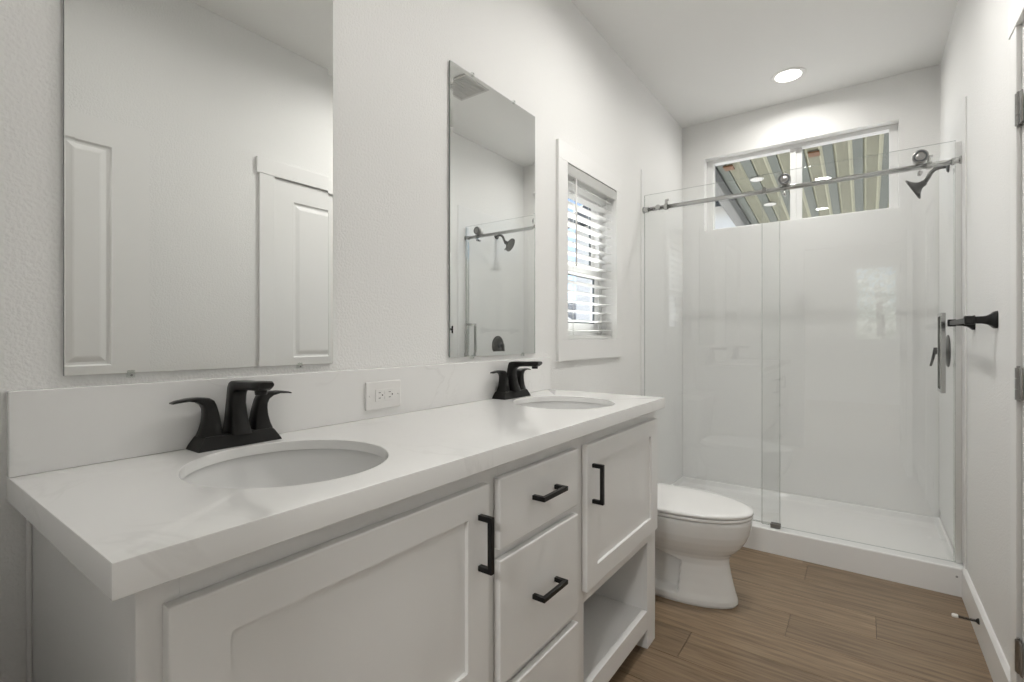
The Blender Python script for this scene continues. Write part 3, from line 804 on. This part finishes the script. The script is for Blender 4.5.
for rr_, cnt in ((.014, 6), (.027, 12), (.041, 18)):
    for k in range(cnt):
        q = c0 - ax * .002 + (u_ * math.cos(2 * PI * k / cnt) + v_ * math.sin(2 * PI * k / cnt)) * rr_
        n_.cyl(q, q + ax * .004, .0022, .0012, n=6)
n_.build('nozzle', M['steel'], sh)
tb_ = MB(); q = c0 + v_ * (.054 if v_.z < 0 else -.054); tb_.cyl(q - ax * .012, q + (v_ if v_.z < 0 else -v_) * .018 - ax * .006, .004, .005, n=10); tb_.build('spray_lever', M['bronze'], sh)

sv = thing('shower_valve', 'dark bronze shower valve with a lever on the right shower wall', 'shower valve', (WX, 3.38, 1.070))
e_ = MB(); e_.lathe((WX, 3.38, 1.070), (-1, 0, 0), [(0, .084), (.003, .084), (.007, .078), (.012, .055), (.016, .030), (.018, .0255), (.034, .0225), (.035, 0)], 40); auto_smooth(e_.build('escutcheon', M['bronze'], sv), 50)
l_ = MB(); l_.cyl((WX - .034, 3.38, 1.070), (WX - .060, 3.38, 1.070), .019, .017, n=24)
l_.loft([[(WX - xo + dx, 3.38 + dy, z) for dx, dy in ((-.006 * w_, -.011 * w_), (.006 * w_, -.011 * w_), (.006 * w_, .011 * w_), (-.006 * w_, .011 * w_))] for z, xo, w_ in ((1.086, .052, 1.2), (1.060, .056, 1.1), (1.020, .064, .9), (.990, .071, .75))], smooth=False)
l_.build('lever', M['bronze'], sv)

tw = thing('towel_bar', 'black square towel bar on the right wall beside the shower', 'towel bar', (W, 2.48, 1.200))
TZ = 1.200; TX = W - .068
for yy in (2.282, 2.695):
    p_ = MB(); pr = [(0, .029), (.004, .029), (.008, .0265), (.014, .0205), (.022, .0155), (.034, .0125), (.054, .0118), (.056, .0145), (.079, .0145), (.081, .012)]
    def sq(d, h): 
        c = h * .25
        return [(W - d, yy + a, TZ + b) for a, b in ((-h, -h + c), (-h + c, -h), (h - c, -h), (h, -h + c), (h, h - c), (h - c, h), (-h + c, h), (-h, h - c))]
    p_.loft([sq(d, h) for d, h in pr]); auto_smooth(p_.build('post', M['black'], tw), 40)
b_ = MB(); b_.box(TX - .0085, TX + .0085, 2.2968, 2.6802, TZ - .0085, TZ + .0085, bev=.0015); b_.build('bar', M['black'], tw)

dsp = thing('door_stop', 'spring door stop with a white tip on the right baseboard', 'door stop', (W - .014, 2.49, .083))
d_ = MB(); d_.lathe((W - .0141, 2.49, .083), (-1, 0, 0), [(0, .011), (.003, .011), (.008, .006), (.010, .004)], 16); d_.build('mount', M['bronze'], dsp)
pts = []
for k in range(14 * 10 + 1):
    a = 2 * PI * k / 10; pts.append((W - .0141 - .008 - .052 * k / 140, 2.49 + .0042 * math.cos(a), .083 + .0042 * math.sin(a)))
d_ = MB(); d_.tube(pts, .0013, 6); d_.build('spring', M['bronze'], dsp)
d_ = MB(); d_.lathe((W - .0141 - .058, 2.49, .083), (-1, 0, 0), [(0, 0), (0, .0065), (.004, .0075), (.014, .0075), (.018, .0055), (.018, 0)], 16); o = d_.build('tip', M['rubber'], dsp); o['label'] = 'white rubber tip'

# ------------------------------------------------------------------ seen and added ceiling lamps, vent
def downlight(x, y, watts, label):
    t = thing('recessed_lamp', label, 'ceiling lamp', (x, y, H))
    r = MB(); r.lathe((x, y, H - .0003), (0, 0, -1), [(0, .094), (.003, .094), (.006, .089), (.0055, .074), (.002, .070)], 48); auto_smooth(r.build('trim_ring', M['plastic'], t), 50)
    l = MB(); l.lathe((x, y, H - .0012), (0, 0, -1), [(0, .0695), (.0025, .0695), (.003, .06), (.003, 0)], 48); l.build('lens', M['lens'], t)
    ld_ = bpy.data.lights.new('lamp_light', 'AREA'); ld_.shape = 'DISK'; ld_.size = .135; ld_.energy = LAMP_W * watts; ld_.spread = math.radians(165); ld_.color = (1, .98, .945)
    lo = bpy.data.objects.new('lamp_light', ld_); C.objects.link(lo); lo.parent = t; lo.location = (0, 0, -.0075)
    return t
downlight(.752, 3.405, .56, 'round recessed ceiling lamp lit over the shower')
downlight(.790, 1.950, 1.20, 'added unseen ceiling lamp over the aisle in front of the far sink')  # out of view, added to brighten the right wall and far end
downlight(.700, .620, .30, 'added unseen ceiling lamp over the aisle in front of the near sink')  # also added out of view, weak light for the near end
vt = thing('exhaust_vent', 'square exhaust fan grille in the ceiling seen in the narrow mirror', 'ceiling vent', (.965, 2.343, H))
v_ = MB(); a, b, c, d = .845, 1.085, 2.225, 2.460
v_.box(a, b, c, c + .016, H - .012, H - .0005, bev=.002).box(a, b, d - .016, d, H - .012, H - .0005, bev=.002).box(a, a + .016, c + .016, d - .016, H - .012, H - .0005, bev=.002).box(b - .016, b, c + .016, d - .016, H - .012, H - .0005, bev=.002)
v_.build('grille_frame', M['vent'], vt)
MB().box(a + .016, b - .016, c + .016, d - .016, H - .003, H - .0005).build('recess', M['ventdark'], vt)
for k in range(14):
    yy = c + .022 + k * .0147
    MB().box(a + .016, b - .016, yy, yy + .009, H - .011, H - .0035).build('slat', M['vent'], vt)

# ------------------------------------------------------------------ bedroom beyond the entry doorway
BX0, BX1, BY0 = -1.6, 3.2, -4.60
BWN = (.985, 1.590, 1.08, 2.38)
structure(box('bedroom_floor', M['carpet'], None, BX0, BX1, BY0, -.09, -.08, 0), 'beige carpeted bedroom floor beyond the doorway', 'floor')
structure(box('bedroom_ceiling', M['ceil'], None, BX0 - .13, BX1 + .13, BY0 - .13, -.09, H, H + .12), 'white bedroom ceiling', 'ceiling')
wall_with_hole('bedroom_wall_left', 'x', BX0 - .13, BX0, BY0 - .13, -.09, 0, H, [], M['wall'], 'white bedroom wall on the left')
wall_with_hole('bedroom_wall_right', 'x', BX1, BX1 + .13, BY0 - .13, -.09, 0, H, [], M['wall'], 'white bedroom wall on the right')
wall_with_hole('bedroom_wall_back', 'y', BY0 - .13, BY0, BX0, BX1, 0, H, [BWN], M['wall'], 'white bedroom wall with a window')
wall_with_hole('bedroom_wall_front', 'y', -.09, YF, BX0 - .13, -.13, 0, H, [], M['wall'], 'white wall beside the bathroom')
wall_with_hole('bedroom_wall_front', 'y', -.09, YF, W + .13, BX1 + .13, 0, H, [], M['wall'], 'white wall beside the closet')
w3 = structure(thing('window_3', 'bedroom window behind the camera', 'window', (1.29, BY0 - .08, 1.08)))
f3 = MB(); a, b, c, d = BWN
f3.box(a, a + .03, BY0 - .12, BY0 - .06, c, d).box(b - .03, b, BY0 - .12, BY0 - .06, c, d).box(a + .03, b - .03, BY0 - .12, BY0 - .06, c, c + .03).box(a + .03, b - .03, BY0 - .12, BY0 - .06, d - .03, d)
f3.build('window_frame', M['vinyl'], w3)
bd = thing('bedroom_fill_lamp', 'added unseen fill lamp on the bedroom ceiling', 'ceiling lamp', (1.3, -2.2, H))  # put in to throw soft light through the doorway
l = MB(); l.lathe((1.3, -2.2, H - .0005), (0, 0, -1), [(0, .17), (.02, .17), (.045, .15), (.06, .09), (.064, 0)], 40); l.build('shade', M['plastic'], bd)
ld_ = bpy.data.lights.new('lamp_light', 'AREA'); ld_.shape = 'DISK'; ld_.size = .34; ld_.energy = BED_FILL_W; ld_.color = (1, .985, .96)
lo = bpy.data.objects.new('lamp_light', ld_); C.objects.link(lo); lo.parent = bd; lo.location = (0, 0, -.075)

# ------------------------------------------------------------------ outside
structure(box('ground', M['ground'], None, -60, 40, -40, 60, -.45, -.30), 'bare gravel ground outside', 'ground')
# patio cover behind the back wall
pc = thing('patio_cover', 'metal patio cover outside the high window, its shading painted on in stripes', 'patio roof', (1.5, 3.94, 2.85))
def rz_(y): return 2.85 - .12 * (y - 3.9)
def strip(mb, xa, za, xb, zb, mat):
    ya, yb = 3.9365, 7.30
    mb.loft([[(xa, ya, rz_(ya) + za), (xb, ya, rz_(ya) + zb)], [(xa, yb, rz_(yb) + za), (xb, yb, rz_(yb) + zb)]], cap0=False, cap1=False, closed=False, mat=mat, smooth=False)
pn = MB(); per = .2075; xg = .832 - 4 * per
while xg < 4.0:
    dz = .022
    strip(pn, xg, dz, xg + .080, dz, M['pan_high'])
    strip(pn, xg + .080, dz, xg + .102, 0, M['pan_web'])
    strip(pn, xg + .102, 0, xg + .186, 0, M['pan_low'])
    strip(pn, xg + .186, 0, xg + per, dz, M['pan_web'])
    xg += per
o = pn.build('roof_pans', M['pan_low'], pc)
sm_ = o.modifiers.new('thick', 'SOLIDIFY'); sm_.thickness = .02; sm_.offset = 1.0
def sloped(x0, x1, zl, zh, name, mat):
    mb = MB(); ya, yb = 3.95, 7.30
    mb.loft([[(x0, y, rz_(y) + zl), (x1, y, rz_(y) + zl), (x1, y, rz_(y) + zh), (x0, y, rz_(y) + zh)] for y in (ya, yb)], smooth=False); return mb.build(name, mat, pc)
sloped(-.055, .004, -.030, .05, 'edge_beam', M['beam'])
sloped(-.168, -.056, -.010, .06, 'fascia', M['fascia'])
MB().box(-.17, 4.0, 7.18, 7.28, rz_(7.28) - .17, rz_(7.28) - .015).build('cross_beam', M['fascia'], pc)
for xx in (.0, 2.2, 3.8): MB().box(xx, xx + .09, 7.185, 7.275, -.30, rz_(7.28) - .17).build('post', M['fascia'], pc)
def patio_lamp(x, y, lit, label):
    z = rz_(y) - .0005
    t = thing('patio_lamp', label, 'outdoor lamp', (x, y, z))
    mb = MB()
    if lit:
        mb.lathe((x, y, z), (0, 0, -1), [(0, .060), (.010, .060), (.014, .054), (.014, .047)], 28); mb.build('trim_ring', M['plastic'], t)
        l = MB(); l.lathe((x, y, z - .011), (0, 0, -1), [(0, .047), (.002, .047), (.002, 0)], 28); l.build('lens', M['warm_lens'], t)
    else:
        mb.box(x - .042, x + .042, y - .055, y + .055, z - .018, z, bev=.004); mb.build('housing', M['dark_lamp'], t)
patio_lamp(.103, 4.88, False, 'brown rectangular lamp housing on the patio roof, in the left window pane')
patio_lamp(.777, 4.92, False, 'brown rectangular lamp housing on the patio roof, in the right window pane')
patio_lamp(.281, 5.25, True, 'lit round patio lamp above the shower rail')
patio_lamp(.293, 5.97, True, 'lit round patio lamp just below the shower rail')

def house(name_label, cx, cy, w, l, zw, zr, roof, wall, axis='y', windows=()):
    """gabled house centred at cx,cy; ridge along axis; w across the ridge, l along it"""
    t = thing('house', name_label, 'house', (cx, cy, -.3))
    def P(u, v, z): return (cx + u, cy + v, z) if axis == 'y' else (cx + v, cy + u, z)
    b = MB(); ring = lambda v: [P(-w / 2, v, -.3), P(w / 2, v, -.3), P(w / 2, v, zw), P(0, v, zr), P(-w / 2, v, zw)]
    b.loft([ring(-l / 2), ring(l / 2)], smooth=False); b.build('wall', wall, t)
    r = MB(); o = .45; k = (zr - zw) / (w / 2)
    for s in (-1, 1):
        q = [(0, zr + .02), (s * (w / 2 + o), zw - k * o + .02), (s * (w / 2 + o), zw - k * o + .16), (0, zr + .16)]
        r.loft([[P(u, v, z) for u, z in q] for v in (-l / 2 - o, l / 2 + o)], smooth=False)
    r.build('roof', roof, t)
    for v in (-l / 2 - o - .05, l / 2 + o + .01):
        f = MB()
        for s in (-1, 1):
            q = [(0, zr - .14), (s * (w / 2 + o), zw - k * o - .14), (s * (w / 2 + o), zw - k * o + .17), (0, zr + .17)]
            f.loft([[P(u, vv, z) for u, z in q] for vv in (v, v + .04)], smooth=False)
        f.build('gable_board', M['white_ext'], t)
    for (u, z, ww, hh) in windows:
        m_ = MB(); v = l / 2
        m_.loft([[P(u + a, vv, z + c) for a, c in ((-ww / 2, 0), (ww / 2, 0), (ww / 2, hh), (-ww / 2, hh))] for vv in (v, v + .05)], smooth=False); m_.build('window', M['screen'], t)
    return t
# seen through the small window (towards -x)
house('small house with a white gable in front of a grey roof, seen through the blind', -12.4, 25.6, 2.5, 3.0, 1.50, 2.25, M['shingle'], M['siding'], 'y')
house('long grey roofed house farther off behind the small white gable', -15.0, 33.5, 9.0, 16.0, 1.7, 3.7, M['shingle'], M['siding_grey'], 'x')
# seen below the edge of the patio roof
house('dark roofed neighbour house beyond the patio cover', -3.2, 19.0, 9.0, 7.0, 4.95, 7.6, M['shingle_dark'], M['siding'], 'x')

# tree outside the bedroom window (reflected in the shower glass)
tr = thing('tree', 'leafy tree outside the bedroom window, mirrored in the shower glass', 'tree', (1.4, -6.6, -.3))
t_ = MB(); t_.tube([(1.4, -6.6, -.3), (1.42, -6.6, 1.0), (1.35, -6.62, 2.2)], [.10, .08, .05], 10); t_.build('trunk', M['bark'], tr)
lf = MB()
for k in range(4200):
    c = Vector((random.uniform(.35, 2.45), -6.6 + random.gauss(0, .25), random.uniform(.75, 3.1)))
    if ((c.x - 1.4) / 1.1) ** 2 + ((c.z - 1.9) / 1.25) ** 2 > 1: continue
    n = Vector((random.uniform(-1, 1), random.uniform(-1, 1), random.uniform(-.3, 1))).normalized(); u = n.orthogonal().normalized(); w_ = n.cross(u)
    s = random.uniform(.03, .065)
    lf.poly([c - u * s, c - w_ * s * .45 + n * .008, c + u * s, c + w_ * s * .45 + n * .008])
lf.build('foliage', M['leaf'], tr)
